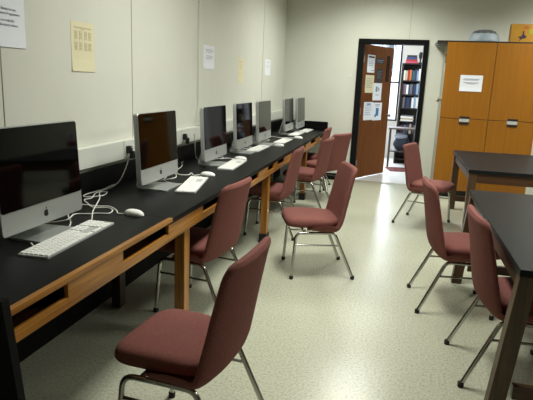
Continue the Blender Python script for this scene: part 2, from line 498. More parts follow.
def make_mouse(loc, rz, label):
    t = thing('computer_mouse', label, 'mouse', loc, rz, 'white mice on the workbench')
    bm = bmesh.new()
    prof = []
    for k in range(9):
        a = PI / 2 * k / 8
        prof.append((math.cos(a) ** .75 if k < 8 else 0, math.sin(a) ** .9))
    prof = [(.93, -.0)] + [(r_, .12 + z_ * .88) for r_, z_ in prof]
    lathe(bm, prof, 28, Matrix.Diagonal((.031, .058, .029, 1)))
    bmesh.ops.holes_fill(bm, edges=[e for e in bm.edges if e.is_boundary])
    obj('shell', bm, M['white'], t, True)
    bm = bmesh.new(); bmesh.ops.create_uvsphere(bm, u_segments=10, v_segments=8, radius=.004, matrix=Matrix.Translation((0, .034, .0235)))
    obj('scroll_ball', bm, M['greyp'], t, True)
    return t
mice = [(-1.262, 2.385, 1.35, 'white mouse beside the nearest keyboard, its cord curling behind it'),
        (-1.318, 3.61, 1.45, 'white mouse lying beyond the second keyboard, in front of the third computer'),
        (-1.338, 4.50, 1.5, 'white mouse beyond the third keyboard, in front of the fourth computer'),
        (-1.255, 5.67, 1.57, 'white mouse near the bench edge beyond the fourth keyboard'),
        (-1.22, 6.60, 1.5, 'white mouse near the bench edge in the gap before the far computers')]
mt = []
m0 = None
for x, yv, rz, lab in mice:
    if m0 is None: m0 = make_mouse((x, yv, ZT), rz, lab); mt.append(m0)
    else: mt.append(dup(m0, (x, yv, ZT), rz, lab))

t = thing('desk_speaker', 'slim black speaker standing between the two farthest computers', 'speaker', (-1.52, 7.40, ZT))
bm = bmesh.new(); lathe(bm, [(0, 0), (.045, 0), (.045, .012), (.02, .02), (0, .02)], 18); obj('foot', bm, M['kick'], t, True)
bm = bmesh.new(); lathe(bm, [(0, .02), (.022, .02), (.034, .07), (.034, .15), (.022, .23), (.008, .27), (0, .272)], 18); obj('body', bm, M['kick'], t, True)
def cord(parent, pts, r=.0033, name='cord', z=ZT + .004, n=8):
    """cord lying on the bench; points are world x, y (z optional)"""
    P = [Vector(p if len(p) == 3 else (p[0], p[1], z)) for p in pts]
    L = Matrix.LocRotScale(parent.location, parent.rotation_euler, None).inverted()
    bm = bmesh.new(); tube(bm, [L @ p for p in smooth_path(P, n)], r, 6)
    o = obj(name, bm, M['cord'], parent, True); return o
Z = ZT + .004
cord(kb_things[0], [(-1.377, 2.175), (-1.40, 2.22), (-1.453, 2.31), (-1.50, 2.40), (-1.60, 2.62), (-1.66, 2.72), (-1.70, 2.80, Z), (-1.71, 2.95, Z), (-1.715, 3.05, Z + .02), (-1.715, 3.12, .83), (-1.70, 3.17, .93)])
cord(mt[0], [(-1.316, 2.373), (-1.345, 2.37), (-1.385, 2.425), (-1.455, 2.48), (-1.52, 2.463), (-1.60, 2.464), (-1.66, 2.43), (-1.69, 2.33)])
ima = [o for o in bpy.data.objects if o.name.startswith('desktop_computer')]
ima.sort(key=lambda o: o.location.y)
cord(ima[0], [(-1.56, 2.06), (-1.50, 2.16), (-1.526, 2.268), (-1.467, 2.304), (-1.44, 2.327), (-1.385, 2.35), (-1.402, 2.416), (-1.452, 2.452), (-1.52, 2.43), (-1.60, 2.50), (-1.662, 2.567), (-1.65, 2.621), (-1.70, 2.75), (-1.66, 2.80), (-1.63, 2.70), (-1.70, 2.63), (-1.73, 2.70), (-1.715, 2.85), (-1.73, 2.95), (-1.735, 3.02)], name='power_cord')
cord(ima[0], [(-1.42, 1.80), (-1.38, 1.77), (-1.365, 1.80), (-1.385, 1.90), (-1.42, 2.06), (-1.47, 2.15), (-1.55, 2.25), (-1.62, 2.40), (-1.70, 2.50)], name='cord')
cord(ima[1], [(-1.58, 3.10), (-1.56, 3.22), (-1.49, 3.385), (-1.51, 3.484), (-1.574, 3.594), (-1.607, 3.577), (-1.593, 3.423), (-1.60, 3.62), (-1.62, 3.80), (-1.66, 3.95), (-1.71, 4.05), (-1.725, 4.12)], name='power_cord')
cord(mt[1], [(-1.374, 3.602), (-1.39, 3.58), (-1.405, 3.556), (-1.46, 3.64), (-1.447, 3.563), (-1.50, 3.536), (-1.56, 3.60), (-1.6, 3.7)])
cord(kb_things[1], [(-1.35, 3.22), (-1.394, 3.217), (-1.451, 3.23), (-1.52, 3.30), (-1.55, 3.40)])
cord(mt[2], [(-1.394, 4.496), (-1.42, 4.48), (-1.46, 4.50), (-1.50, 4.42), (-1.56, 4.46), (-1.60, 4.36), (-1.62, 4.52)])
cord(ima[2], [(-1.58, 4.16), (-1.54, 4.36), (-1.50, 4.50), (-1.55, 4.56), (-1.62, 4.48), (-1.70, 4.6)], name='power_cord')
cord(ima[3], [(-1.58, 5.0), (-1.52, 5.2), (-1.48, 5.36), (-1.54, 5.42), (-1.66, 5.30), (-1.72, 5.4)], name='power_cord')
cord(ima[4], [(-1.58, 5.75), (-1.52, 5.95), (-1.48, 6.15), (-1.56, 6.25), (-1.66, 6.15), (-1.7, 6.3, Z), (-1.72, 6.42, .86), (-1.715, 6.45, .95)], name='power_cord')
cord(mt[3], [(-1.312, 5.67), (-1.34, 5.66), (-1.38, 5.66), (-1.46, 5.60), (-1.54, 5.66)])
cord(mt[4], [(-1.276, 6.597), (-1.30, 6.57), (-1.34, 6.58), (-1.44, 6.52), (-1.56, 6.6), (-1.66, 6.5)])
cord(kb_things[5], [(-1.40, 7.14), (-1.46, 7.10), (-1.50, 7.2), (-1.58, 7.3)])

# ------------------------------------------------------------------ chairs
def make_chair(label):
    t = thing('stacking_chair', label, 'chair', (0, 0, 0), 0, 'maroon chairs in the computer room')
    # seat cushion: rounded outline, rolled front
    bm = bmesh.new(); N = 56
    def outline(ins):
        pts = []
        for k in range(N):
            a = 2 * PI * k / N
            c_, s_ = math.cos(a), math.sin(a); e = 2 / 5.0
            x = (abs(c_) ** e) * (1 if c_ > 0 else -1) * (.204 - ins) + .068
            y = (abs(s_) ** e) * (1 if s_ > 0 else -1) * (.214 - ins)
            y *= 1 - .10 * max(0, (.10 - x) / .25)
            pts.append((x, y))
        return pts
    rings = []
    for z, ins in ((.392, .05), (.393, .016), (.398, .004), (.406, 0), (.428, 0), (.440, .003), (.450, .010), (.457, .022), (.461, .045), (.465, .10), (.467, .17)):
        R = []
        for x, y in outline(ins):
            d = max(0, (x - .16) / .14)
            R.append(bm.verts.new((x, y, z - .016 * d * d * (1 if z > .42 else .2) - .006 * max(0, 1 - abs(x + .05) / .12) * (z > .44))))
        rings.append(R)
    for A, B in zip(rings, rings[1:]):
        for k in range(N): bm.faces.new((A[k], A[(k+1) % N], B[(k+1) % N], B[k]))
    bm.faces.new(rings[0][::-1]); bm.faces.new(rings[-1])
    obj('seat', bm, M['fabric'], t, True)
    # padded back shell: pan under the rear of the seat sweeping up into the back
    prof = [(.110, .380, .215), (.075, .374, .236), (.0, .368, .242), (-.06, .366, .244), (-.110, .374, .244), (-.147, .402, .242), (-.167, .45, .239), (-.179, .51, .235),
            (-.191, .58, .231), (-.204, .66, .227), (-.217, .735, .223), (-.226, .79, .219), (-.230, .812, .213), (-.233, .830, .200), (-.235, .842, .172)]
    P = smooth_path([(a, b2, 0) for a, b2, c_ in prof], 3); Wd = [p.x for p in smooth_path([(c_, 0, 0) for a, b2, c_ in prof], 3)]
    NT = 20; n = len(P); front = []; back = []
    for i in range(n):
        tg = (P[min(i+1, n-1)] - P[max(i-1, 0)]).normalized()
        nx, nz = tg.y, -tg.x           # toward the sitter (front / up)
        if nx * .3 + nz < 0: nx, nz = -nx, -nz
        if tg.y > .5: nx, nz = abs(nx), nz
        s = i / (n - 1)
        A, B = [], []
        for j in range(NT + 1):
            u = -1 + 2 * j / NT; u = math.copysign(1 - (1 - abs(u)) ** 1.7, u)
            lip = max(0, min(1, (s - .01) * 7)) ** .7
            y = Wd[i] * u
            up = max(0, min(1, tg.y))
            x = P[i].x + .045 * up * abs(u) ** 2.4 * (1 - .8 * max(0, (s - .45) / .55) ** 1.3)
            z = P[i].y + .050 * (1 - up) * abs(u) ** 16 * lip; y *= 1 + .03 * (1 - up) * abs(u) ** 9 * lip
            th = .034 * max(0, 1 - abs(u) ** 6) ** .5 * min(1, (s * 5 + .25)) * min(1, ((1 - s) * 9 + .2)) + .010
            th = max(th * (.45 + .55 * up), .011)
            A.append(bm2 := (x + nx * th * .55, y, z + nz * th * .55)); B.append((x - nx * th * .45, y, z - nz * th * .45))
        front.append(A); back.append(B)
    bm = bmesh.new()
    F = [[bm.verts.new(p) for p in r_] for r_ in front]; K = [[bm.verts.new(p) for p in r_] for r_ in back]
    for G, fl in ((F, 0), (K, 1)):
        for i in range(n - 1):
            for j in range(NT):
                q = (G[i][j], G[i][j+1], G[i+1][j+1], G[i+1][j]); bm.faces.new(q if fl else q[::-1])
    for i in range(n - 1):
        for j in (0, NT): bm.faces.new((F[i][j], F[i+1][j], K[i+1][j], K[i][j]))
    for j in range(NT):
        for i in (0, n - 1): bm.faces.new((F[i][j], F[i][j+1], K[i][j+1], K[i][j]))
    obj('backrest', bm, M['fabric'], t, True)
    r = .0115
    for s in (-1, 1):
        bm = bmesh.new(); tube(bm, bend([(.222, .222*s, .012), (.200, .205*s, .352), (.06, .200*s, .352)], .05, 7), r, 10)
        l = obj('front_leg', bm, M['chrome'], t, True)
        bm = bmesh.new(); lathe(bm, [(0, 0), (.015, 0), (.016, .022), (.012, .028), (0, .028)], 12, Matrix.Translation((.222, .222*s, 0))); obj('glide', bm, M['rubber'], l, True)
        bm = bmesh.new(); tube(bm, bend([(-.245, .226*s, .012), (-.092, .203*s, .352), (.06, .200*s, .352)], .03, 6), r, 10)
        l = obj('rear_leg', bm, M['chrome'], t, True)
        bm = bmesh.new(); lathe(bm, [(0, 0), (.015, 0), (.016, .022), (.012, .028), (0, .028)], 12, Matrix.Translation((-.245, .226*s, 0))); obj('glide', bm, M['rubber'], l, True)
        bm = bmesh.new(); tube(bm, [(.205, .210*s, .262), (-.13, .210*s, .258)], .007, 8); obj('side_stretcher', bm, M['chrome'], t, True)
    bm = bmesh.new()
    for x in (.13, -.06): tube(bm, [(x, -.20, .352), (x, .20, .352)], .009, 8)
    obj('cross_bar', bm, M['chrome'], t, True)
    return t
D = math.radians
chairs = [((-.698, 1.81), 176, 'maroon upholstered chair nearest the camera, seat and back filling the bottom of the photo'),
          ((-1.13, 3.06), 174, 'maroon chair pushed under the bench behind the first oak post'),
          ((-.55, 4.0), 200, 'maroon chair pulled out into the aisle, seen from its side'),
          ((-1.11, 4.92), 180, 'maroon chair tucked under the bench beyond the second oak post'),
          ((-.965, 6.02), 174, 'maroon chair at the bench directly behind the tucked-in one, rear legs showing'),
          ((-1.165, 7.40), 178, 'farthest maroon chair at the bench, near its end by the far wall'),
          ((-.865, 6.74), 153, 'maroon chair left of the doorway turned to show the rear of its back'),
          ((.335, 5.89), -20, 'maroon chair right of the doorway facing the far table'),
          ((.442, 3.65), 6, 'maroon chair at the near table, the one farther from the camera'),
          ((.64, 2.80), 4, 'maroon chair pushed under the near table at its front corner'),
          ((1.27, 2.85), 185, 'dark maroon chair under the near table, mostly hidden behind its front leg')]
c0 = None
for (x, yv), a, lab in chairs:
    if c0 is None:
        c0 = make_chair(lab); c0.location = (x, yv, 0); c0.rotation_euler = (0, 0, D(a))
    else: dup(c0, (x, yv, 0), D(a), lab)

# ------------------------------------------------------------------ tables on the right
def make_table(x0, x1, y0, y1, zt, label, splay):
    cx, cy = (x0 + x1) / 2, (y0 + y1) / 2
    t = thing('work_table', label, 'table', (cx, cy, 0), 0, 'dark tables on the right')
    hx, hy = (x1 - x0) / 2, (y1 - y0) / 2
    bm = bmesh.new(); box(bm, -hx, hx, -hy, hy, zt - .032, zt, .004); obj('tabletop', bm, M['tabletop'], t)
    for s in (-1, 1):
        bm = bmesh.new(); box(bm, -hx + .05, hx - .05, s*(hy - .035) - .01, s*(hy - .035) + .01, zt - .125, zt - .033, .002); obj('apron', bm, M['tabwoodx'], t)
        bm = bmesh.new(); box(bm, s*(hx - .035) - .01, s*(hx - .035) + .01, -hy + .05, hy - .05, zt - .125, zt - .033, .002); obj('apron', bm, M['tabwood'], t)
        for q in (-1, 1):
            bm = bmesh.new(); vs = box(bm, -.036, .036, -.036, .036, 0, zt - .033, .004)
            for v in vs:
                v.co.x += s * (hx - .045) + s * splay * (1 - v.co.z / zt); v.co.y += q * (hy - .05)
            obj('leg', bm, M['tabwood'], t)
        bm = bmesh.new(); box(bm, -hx + .05 , hx - .05, s*(hy - .05) - .018, s*(hy - .05) + .018, .10, .165, .004); obj('stretcher', bm, M['tabwoodx'], t)
    return t
make_table(.545, 1.42, 2.31, 4.14, .715, 'near black-topped wooden table at the right edge of the photo', .065)
make_table(.66, 1.75, 5.20, 6.80, .715, 'far black-topped wooden table standing in front of the orange cabinet', 0.0)
t = thing('carton', 'small white and red carton at the right edge on the far table', 'carton', (1.60, 6.62, .715), .1)
bm = bmesh.new(); box(bm, -.06, .06, -.03, .03, 0, .22, .002); obj('carton_body', bm, M['paper'], t)
bm = bmesh.new(); box(bm, -.061, .061, -.031, .031, .03, .10); obj('red_band', bm, mat('red_print', '#9a1f1c', .6), t)
t = thing('plastic_crate', 'low black plastic crate on the floor under the far table', 'crate', (1.30, 6.35, 0))
bm = bmesh.new()
box(bm, -.25, .25, -.16, .16, 0, .01); box(bm, -.25, .25, -.16, -.15, .01, .2); box(bm, -.25, .25, .15, .16, .01, .2); box(bm, -.25, -.24, -.15, .15, .01, .2); box(bm, .24, .25, -.15, .15, .01, .2)
obj('tub', bm, M['kick'], t)
bm = bmesh.new(); tube(bm, [(-.255, -.165, .2), (.255, -.165, .2), (.255, .165, .2), (-.255, .165, .2)], .01, 6, True); obj('rim', bm, M['greyp'], t)

# ------------------------------------------------------------------ cabinet
CY, CX0, CX1 = 7.465, .505, 1.675
cab = thing('storage_cabinet', 'tall orange wooden cabinet with four doors against the far wall', 'cabinet', (1.09, 7.77, 0))
Mc = Matrix.Translation((-1.09, -7.77, 0))
def cpart(name, boxes, m, parent=cab, bev=.003):
    bm = bmesh.new()
    for a in boxes: box(bm, *a, bev, Mc)
    return obj(name, bm, m, parent)
cpart('carcass', [(CX0 + .002, CX1, CY + .02, YF - .005, .10, 2.026)], M['cabside'])
cpart('kick_plate', [(CX0 + .02, CX1 - .02, CY + .05, YF - .03, 0, .10)], M['kick'])
cpart('top_board', [(.375, CX1 + .02, CY - .004, YF - .005, 2.028, 2.041), (.375, .50, CY + .002, YF - .3, 1.992, 2.0285)], mat('dark_top_board', '#2c241b', .5))
mid = 1.103
for z0, z1, hz in ((1.062, 2.025, 1.078), (.10, 1.054, 1.002)):
    for a, b_ in ((CX0, mid - .003), (mid + .003, CX1)):
        d = cpart('door', [(a, b_, CY, CY + .02, z0, z1)], M['cab'])
        hx = (a + b_) / 2 + .01
        h = cpart('pull', [(hx - .062, hx + .062, CY - .008, CY, hz - .012, hz + .012)], M['kick'], d)
for a, b_ in ((CX0, mid), (mid, CX1)):
    hx = (a + b_) / 2 + .01
    cpart('lock_plate', [(hx - .065, hx + .06, CY - .006, CY, 1.020, 1.060)], M['silver'], bev=.001)
bm = bmesh.new()
lathe(bm, [(0, 0), (.022, 0), (.022, .005), (.01, .008), (.009, .028), (.022, .036), (.027, .05), (.022, .062), (0, .066)], 18, Mc @ Matrix.Translation((CX0 + .004, CY + .10, 1.285)) @ Matrix.Rotation(-PI/2, 4, 'Y'))
obj('side_knob', bm, M['brass'], cab, True)
cpart('side_strip', [(CX0 - .006, CX0 + .004, CY + .03, CY + .05, 1.76, 1.88)], M['kick'], bev=.001)  # thin dark strip on the left side, near the front

def sheet(name, label, m, loc, w, h, wallside, lines=(), titles=(), ink='ink', group=None, rz=0.0, extra=None, cat='paper'):
    """paper on a wall; local frame X across, Z up, faces -Y; rotated so it lies on its wall"""
    rot = {'left': PI/2, 'far': 0.0}[wallside] if isinstance(wallside, str) else wallside
    t = thing(name, label, cat, loc, rot, group)
    bm = bmesh.new()
    # slightly curled sheet of real thickness
    n = 8; A = []; B = []
    for i in range(n + 1):
        for L, off in ((A, .0010), (B, .0006)):
            z = -h/2 + h * i / n
            c_ = .004 * max(0, (1 - i / n) - .75) ** 1 * 4
            L.append((bm.verts.new((-w/2, -(off + c_), z)), bm.verts.new((w/2, -(off + c_ * .6), z))))
    for i in range(n):
        bm.faces.new((A[i][0], A[i][1], A[i+1][1], A[i+1][0])); bm.faces.new((B[i][0], B[i+1][0], B[i+1][1], B[i][1]))
        bm.faces.new((A[i][0], A[i+1][0], B[i+1][0], B[i][0])); bm.faces.new((A[i][1], B[i][1], B[i+1][1], A[i+1][1]))
    bm.faces.new((A[0][0], B[0][0], B[0][1], A[0][1])); bm.faces.new((A[n][0], A[n][1], B[n][1], B[n][0]))
    obj('sheet', bm, m, t)
    if lines:
        bm = bmesh.new()
        for x0, x1, z0, z1 in lines: box(bm, x0*w - w/2, x1*w - w/2, -.0022 - .0006, -.0012, z0*h - h/2, z1*h - h/2)
        obj('printed_lines', bm, M[ink], t)
    for txt, sz, fx, fz in titles:
        b2 = text_bm(txt, sz)
        R = Matrix.Translation((fx*w - w/2, -.0018, fz*h - h/2)) @ Matrix.Rotation(PI/2, 4, 'X')
        for v in b2.verts: v.co = R @ v.co
        obj('printed_text', b2, M[ink], t)
    for mm, (x0, x1, z0, z1) in (extra or []):
        bm = bmesh.new(); box(bm, x0*w - w/2, x1*w - w/2, -.0026, -.0011, z0*h - h/2, z1*h - h/2); obj('printed_block', bm, mm, t)
    return t
XW = XL + .0005
sheet('notice_sheet', 'large white notice at the top left corner of the left wall', M['paper'], (XW, 2.145, 1.695), .29, .305, 'left',
      titles=[('is limited to use', .017, .42, .533), ('known Programmes', .017, .40, .468), ('ce is only for', .017, .44, .37), ('laboratory classes', .017, .40, .305)], group='notices on the left wall')
ln = []
for r0 in (.655, .435):
    for k in range(6):
        for j, x in enumerate((.14, .34, .56, .74)): ln.append((x, x + .12, r0 + k*.028 - .0, r0 + k*.028 + .012))
ln += [(.15, .86, .875, .895), (.44, .54, .84, .855), (.42, .66, .03, .04)]
sheet('notice_sheet', 'cream sheet with two rows of small columns above the nearest computer', M['paperc'], (XW, 2.772, 1.583), .228, .268, 'left', ln, ink='inkt', group='notices on the left wall')
ln = [(.15, .8, .82, .835), (.2, .9, .76, .775), (.2, .75, .70, .712), (.25, .8, .55, .565), (.22, .9, .49, .503), (.2, .72, .43, .442), (.15, .5, .06, .075)]
sheet('notice_sheet', 'white notice with two blocks of text above the third computer', M['paper'], (XW, 4.82, 1.63), .29, .21, 'left', ln, group='notices on the left wall')
sheet('notice_sheet', 'yellowish narrow sheet between the two small white notices', M['paperc'], (XW, 5.845, 1.542), .20, .262, 'left', [(.2, .8, .86, .88), (.25, .75, .80, .815), (.3, .7, .70, .715), (.3, .7, .64, .655), (.3, .75, .58, .592), (.2, .8, .05, .065)], ink='inkt', group='notices on the left wall')
sheet('notice_sheet', 'small white notice nearest the room corner on the left wall', M['paper'], (XW, 7.08, 1.615), .30, .205, 'left', [(.25, .75, .8, .82), (.2, .8, .6, .615), (.25, .7, .5, .512)], group='notices on the left wall')
sheet('notice_sheet', 'white notice taped to the upper left door of the orange cabinet', M['paper'], (.842, CY - .0005, 1.515), .275, .205, 'far',
      [(.18, .86, .76, .785), (.12, .8, .70, .72), (.16, .84, .53, .555), (.3, .7, .47, .49)])
# light switch on the far wall left of the door
t = thing('light_switch', 'tiny pale switch plate on the far wall left of the door frame', 'switch', (-.765, YF, 1.56))
bm = bmesh.new(); box(bm, -.022, .022, -.006, 0, -.035, .035, .002); obj('switch_plate', bm, M['raceway'], t)
bm = bmesh.new(); box(bm, -.005, .005, -.014, -.005, -.012, .012, .001); obj('toggle', bm, M['white'], t)

# things on top of the cabinet
t = thing('plastic_bowl', 'pale blue-grey upturned bowl with a dark band on top of the cabinet', 'bowl', (.955, 7.66, 2.041))
bm = bmesh.new()
lathe(bm, [(.19, 0), (.196, .008), (.19, .03), (.178, .07), (.165, .095), (.155, .105)], 32, Matrix.Diagonal((1, .8, 1, 1)))
obj('bowl_body', bm, M['bag'], t, True)
bm = bmesh.new()
lathe(bm, [(.156, .1045), (.13, .135), (.08, .152), (0, .158)], 32, Matrix.Diagonal((1, .8, 1, 1)))
obj('bowl_crown', bm, mat('dark_speckle', '#4c4f52', .6, var=.8, scale=38), t, True)
t = thing('picture_box', 'orange box with a dark dancing figure on top of the cabinet at the right', 'box', (1.395, 7.56, 2.041), -.02)
bm = bmesh.new(); box(bm, -.145, .19, -.03, .10, 0, .222, .003); obj('box_body', bm, mat('orange_print', '#a37512', .5, var=.15, scale=6), t)
bm = bmesh.new()
def fig(px): return [((x - 410) / 440 * .335 * 1.0 , (215 - z) / 175 * .205) for x, z in px]
RF = Matrix.Translation((.0, -.031, .006)) @ Matrix.Rotation(PI/2, 4, 'X')
for poly in ([(370, 210), (362, 200), (372, 180), (340, 168), (342, 160), (385, 158), (405, 128), (400, 110), (412, 100), (424, 110), (420, 128), (436, 150), (465, 152), (466, 164), (440, 178), (400, 184), (380, 192)],):
    prism(bm, fig(poly), .0012, RF)
obj('dark_figure', bm, mat('purple_print', '#2a1630', .6), t)
bm = bmesh.new(); prism(bm, [(.105 + .04*math.cos(2*PI*k/16), .125 + .035*math.sin(2*PI*k/16)) for k in range(16)], .0012, RF); obj('green_patch', bm, mat('green_print', '#8f9a1a', .6), t)
bm = bmesh.new(); prism(bm, [(.03 + .035*math.cos(2*PI*k/16), .175 + .02*math.sin(2*PI*k/16)) for k in range(16)], .0012, RF); obj('red_patch', bm, mat('rust_print', '#a2551a', .6), t)

# ------------------------------------------------------------------ door leaf into the office
ang = math.atan2(.894, .447)
dl = thing('door_leaf', 'brown wooden door standing open into the office, covered with notices', 'door', (-.600, 8.262, 0), ang)
bm = bmesh.new(); box(bm, 0, .90, 0, .042, .015, 2.03, .002); obj('door_panel', bm, M['door'], dl)
bm = bmesh.new(); box(bm, .70, .80, -.003, 0, 1.50, 1.90, .001); obj('vision_slot', bm, mat('dark_slot', '#241106', .6, spec=.1), dl)
bm = bmesh.new()
lathe(bm, [(0, 0), (.026, 0), (.026, .006), (.010, .01), (.010, .03), (.026, .04), (.028, .05), (.02, .062), (0, .065)], 18, Matrix.Translation((.85, 0, .97)) @ Matrix.Rotation(PI/2, 4, 'X'))
obj('door_knob', bm, M['brass'], dl, True)
bm = bmesh.new()
for z in (.25, 1.05, 1.82): box(bm, -.008, .012, -.006, .004, z - .05, z + .05, .001)
obj('hinge', bm, M['brass'], dl)
dv = Vector((.447, .894, 0)); nv = Vector((.894, -.447, 0))
def ds(label, m, u0, z0, u1, z1, lines=(), ink='ink', extra=None):
    p = Vector((-.600, 8.262, 0)) + dv * ((u0 + u1) / 2) + nv * .0005
    return sheet('door_notice', label, m, (p.x, p.y, (z0 + z1) / 2), u1 - u0, z1 - z0, ang, lines, ink=ink, group='notices on the open door', extra=extra)
tx = [(.15, .85, .78, .8), (.15, .8, .66, .68), (.15, .85, .54, .56), (.15, .7, .42, .44), (.15, .8, .3, .32)]
ds('white notice with dark bands at its top and bottom, highest on the open door', M['paper'], .105, 1.625, .325, 1.885, [(.2, .7, .6, .62), (.2, .8, .5, .52), (.2, .7, .4, .42)], extra=[(M['inkd'], (.12, .92, .84, .93)), (M['inkd'], (.1, .9, .07, .14))])
ds('cream notice left of centre on the open door', M['paperc'], .085, 1.325, .34, 1.59, tx)
ds('dark printed notice at the upper middle of the open door', mat('brown_print', '#2e2118', .7), .345, 1.765, .615, 1.85, [(.1, .9, .6, .7), (.2, .8, .3, .4)])
ds('dark grey text panel below the dark printed notice', mat('grey_print', '#2a241c', .7), .40, 1.49, .60, 1.70, tx, 'greyp' if 0 else 'ink')
ds('white notice right of the cream one on the open door', M['paper'], .335, 1.21, .605, 1.475, [(.3, .5, .5, .8), (.6, .7, .55, .75), (.3, .7, .3, .33)])
ds('lower left white notice with blue print on the open door', M['paper'], .10, .91, .375, 1.185, tx + [(.3, .7, .85, .92)], 'inkb')
ds('lower right white notice with a blue drawing on the open door', M['paper'], .375, .90, .66, 1.175, [(.25, .75, .85, .9), (.3, .7, .78, .8)], 'ink', extra=[(M['inkb'], (.35, .65, .25, .7)), (M['inkb'], (.25, .4, .18, .35))])

# ------------------------------------------------------------------ office contents
BX0, BX1, BY0, BY1 = -.02, .62, 10.40, 10.70
bc = thing('bookcase', 'dark bookcase full of books in the office beyond the doorway', 'bookcase', (.31, 10.55, 0))
Mb = Matrix.Translation((-.31, -10.55, 0))
def kpart(name, a, m, bev=.002):
    bm = bmesh.new(); box(bm, *a, bev, Mb); return obj(name, bm, m, bc)
kpart('side_panel', (BX0 - .035, BX0, BY0, BY1, 0, 1.86), M['darkwood']); kpart('side_panel', (BX1, BX1 + .035, BY0, BY1, 0, 1.86), M['darkwood'])
kpart('back_panel', (BX0, BX1, BY1 - .012, BY1, 0, 1.86), M['darkwood'])
SZ = [.10, .35, .58, .807, 1.055, 1.302, 1.555, 1.862]
for z in SZ: kpart('shelf', (BX0, BX1, BY0, BY1 - .012, z - .022, z), M['darkwood'])
_bk = {}
def bookm(c_):
    if c_ not in _bk: _bk[c_] = mat('cover_' + c_.strip('#'), c_, .55)
    return _bk[c_]
names = {'#e6e4e0': 'white', '#a3261d': 'red', '#c8741f': 'orange', '#d9b23a': 'yellow', '#27406e': 'blue', '#8fa6bf': 'pale blue', '#23202a': 'black', '#6d6a70': 'grey', '#5a2f4a': 'purple', '#3c5a44': 'green', '#b7a98e': 'tan'}
def book(x, z, w, h, col, label, flat=False, dep=.17):
    t = thing('book', label, 'book', (x, BY0 + .02, z), 0, 'books in the office bookcase')
    pg = bookm('#d8d2c4')
    if flat:
        bm = bmesh.new(); box(bm, 0, w, 0, dep, 0, .004); box(bm, 0, w, 0, dep, h - .004, h); box(bm, 0, .006, 0, dep, .004, h - .004); box(bm, .006, w, 0, .004, .004, h - .004); obj('cover', bm, bookm(col), t)
        bm = bmesh.new(); box(bm, .007, w - .005, .005, dep - .004, .0045, h - .0045); obj('page_block', bm, pg, t)
    else:
        bm = bmesh.new(); box(bm, 0, .003, 0, dep, 0, h); box(bm, w - .003, w, 0, dep, 0, h); box(bm, .003, w - .003, 0, .004, 0, h); obj('cover', bm, bookm(col), t)
        bm = bmesh.new(); box(bm, .0035, w - .0035, .0045, dep - .005, .003, h - .006); obj('page_block', bm, pg, t)
    return t
ordn = {1.555: 'highest shelf', 1.302: 'second shelf', 1.055: 'third shelf', .58: 'fifth shelf'}
def row(z, cols, x0=BX0 + .008, hs=(.17, .21)):
    x = x0; prev = None; seen = {}
    for c_ in cols:
        w_ = random.uniform(.026, .042); h_ = random.uniform(*hs)
        nm = names[c_]; seen[nm] = seen.get(nm, 0) + 1
        pos = 'at its left end' if prev is None else 'right of the %s one' % prev
        k = ['', 'second ', 'third ', 'fourth ', 'fifth '][seen[nm] - 1]
        book(x, z, w_, h_, c_, '%s%s upright book on the bookcase %s, %s' % (k, nm, ordn[z], pos))
        x += w_ + .003; prev = nm
w_, r_, o_, ye, bl_, pb, bk_, gy, pu, gr, tn = list(names)
row(1.555, [w_, tn, r_, o_, bl_, gr, bl_, pb, w_, bl_, gy, r_, bk_, tn])
row(1.302, [pu, gy, w_, bl_, gy, bk_, bl_, pb, bk_, tn, bl_, gy, w_])
row(1.055, [bk_, gy, bk_, bl_, bk_, w_, pb, w_, bk_, gy, tn, bk_])
row(.58, [bk_, pu, bk_, gy, bl_, bk_, tn, bk_, gy, w_, r_], hs=(.15, .19))
for k, (c_, h_, w2, lab) in enumerate([('#b5485c', .035, .22, 'pinkish-red book lying at the bottom of the pile on the bookcase top'), ('#a3261d', .03, .20, 'red book lying second in the pile on top of the bookcase'), ('#27406e', .04, .19, 'blue book lying near the top of the pile on the bookcase top'), ('#23202a', .035, .18, 'black book lying on top of the pile on the bookcase top')]):
    book(BX0 + .02 + k*.006, 1.863 + [0, .036, .067, .108][k], w2, h_, c_, lab, True)
for k, (c_, h_, lab) in enumerate([('#e6e4e0', .03, 'white binder lying lowest in the pile on the fourth shelf'), ('#b7a98e', .025, 'tan binder lying second in the pile on the fourth shelf'), ('#e6e4e0', .032, 'white binder lying third in the pile on the fourth shelf'), ('#6d6a70', .02, 'grey binder lying on top of the pile on the fourth shelf')]):
    book(BX0 + .02 + (k % 2)*.012, .808 + [0, .031, .057, .09][k], .23, h_, c_, lab, True)
bm = bmesh.new()
lathe(bm, [(0, 0), (.035, 0), (.035, .015), (.012, .03), (.012, .07), (.03, .11), (.038, .15), (.030, .19), (.012, .205), (0, .207)], 16, Matrix.Translation((0, 0, 0)))
o = obj('dark_vase', bm, M['kick'], None, True, (BX0 + .28, BY0 + .08, 1.863)); tag(o, 'slim dark vase on top of the bookcase beside the book pile', 'vase')

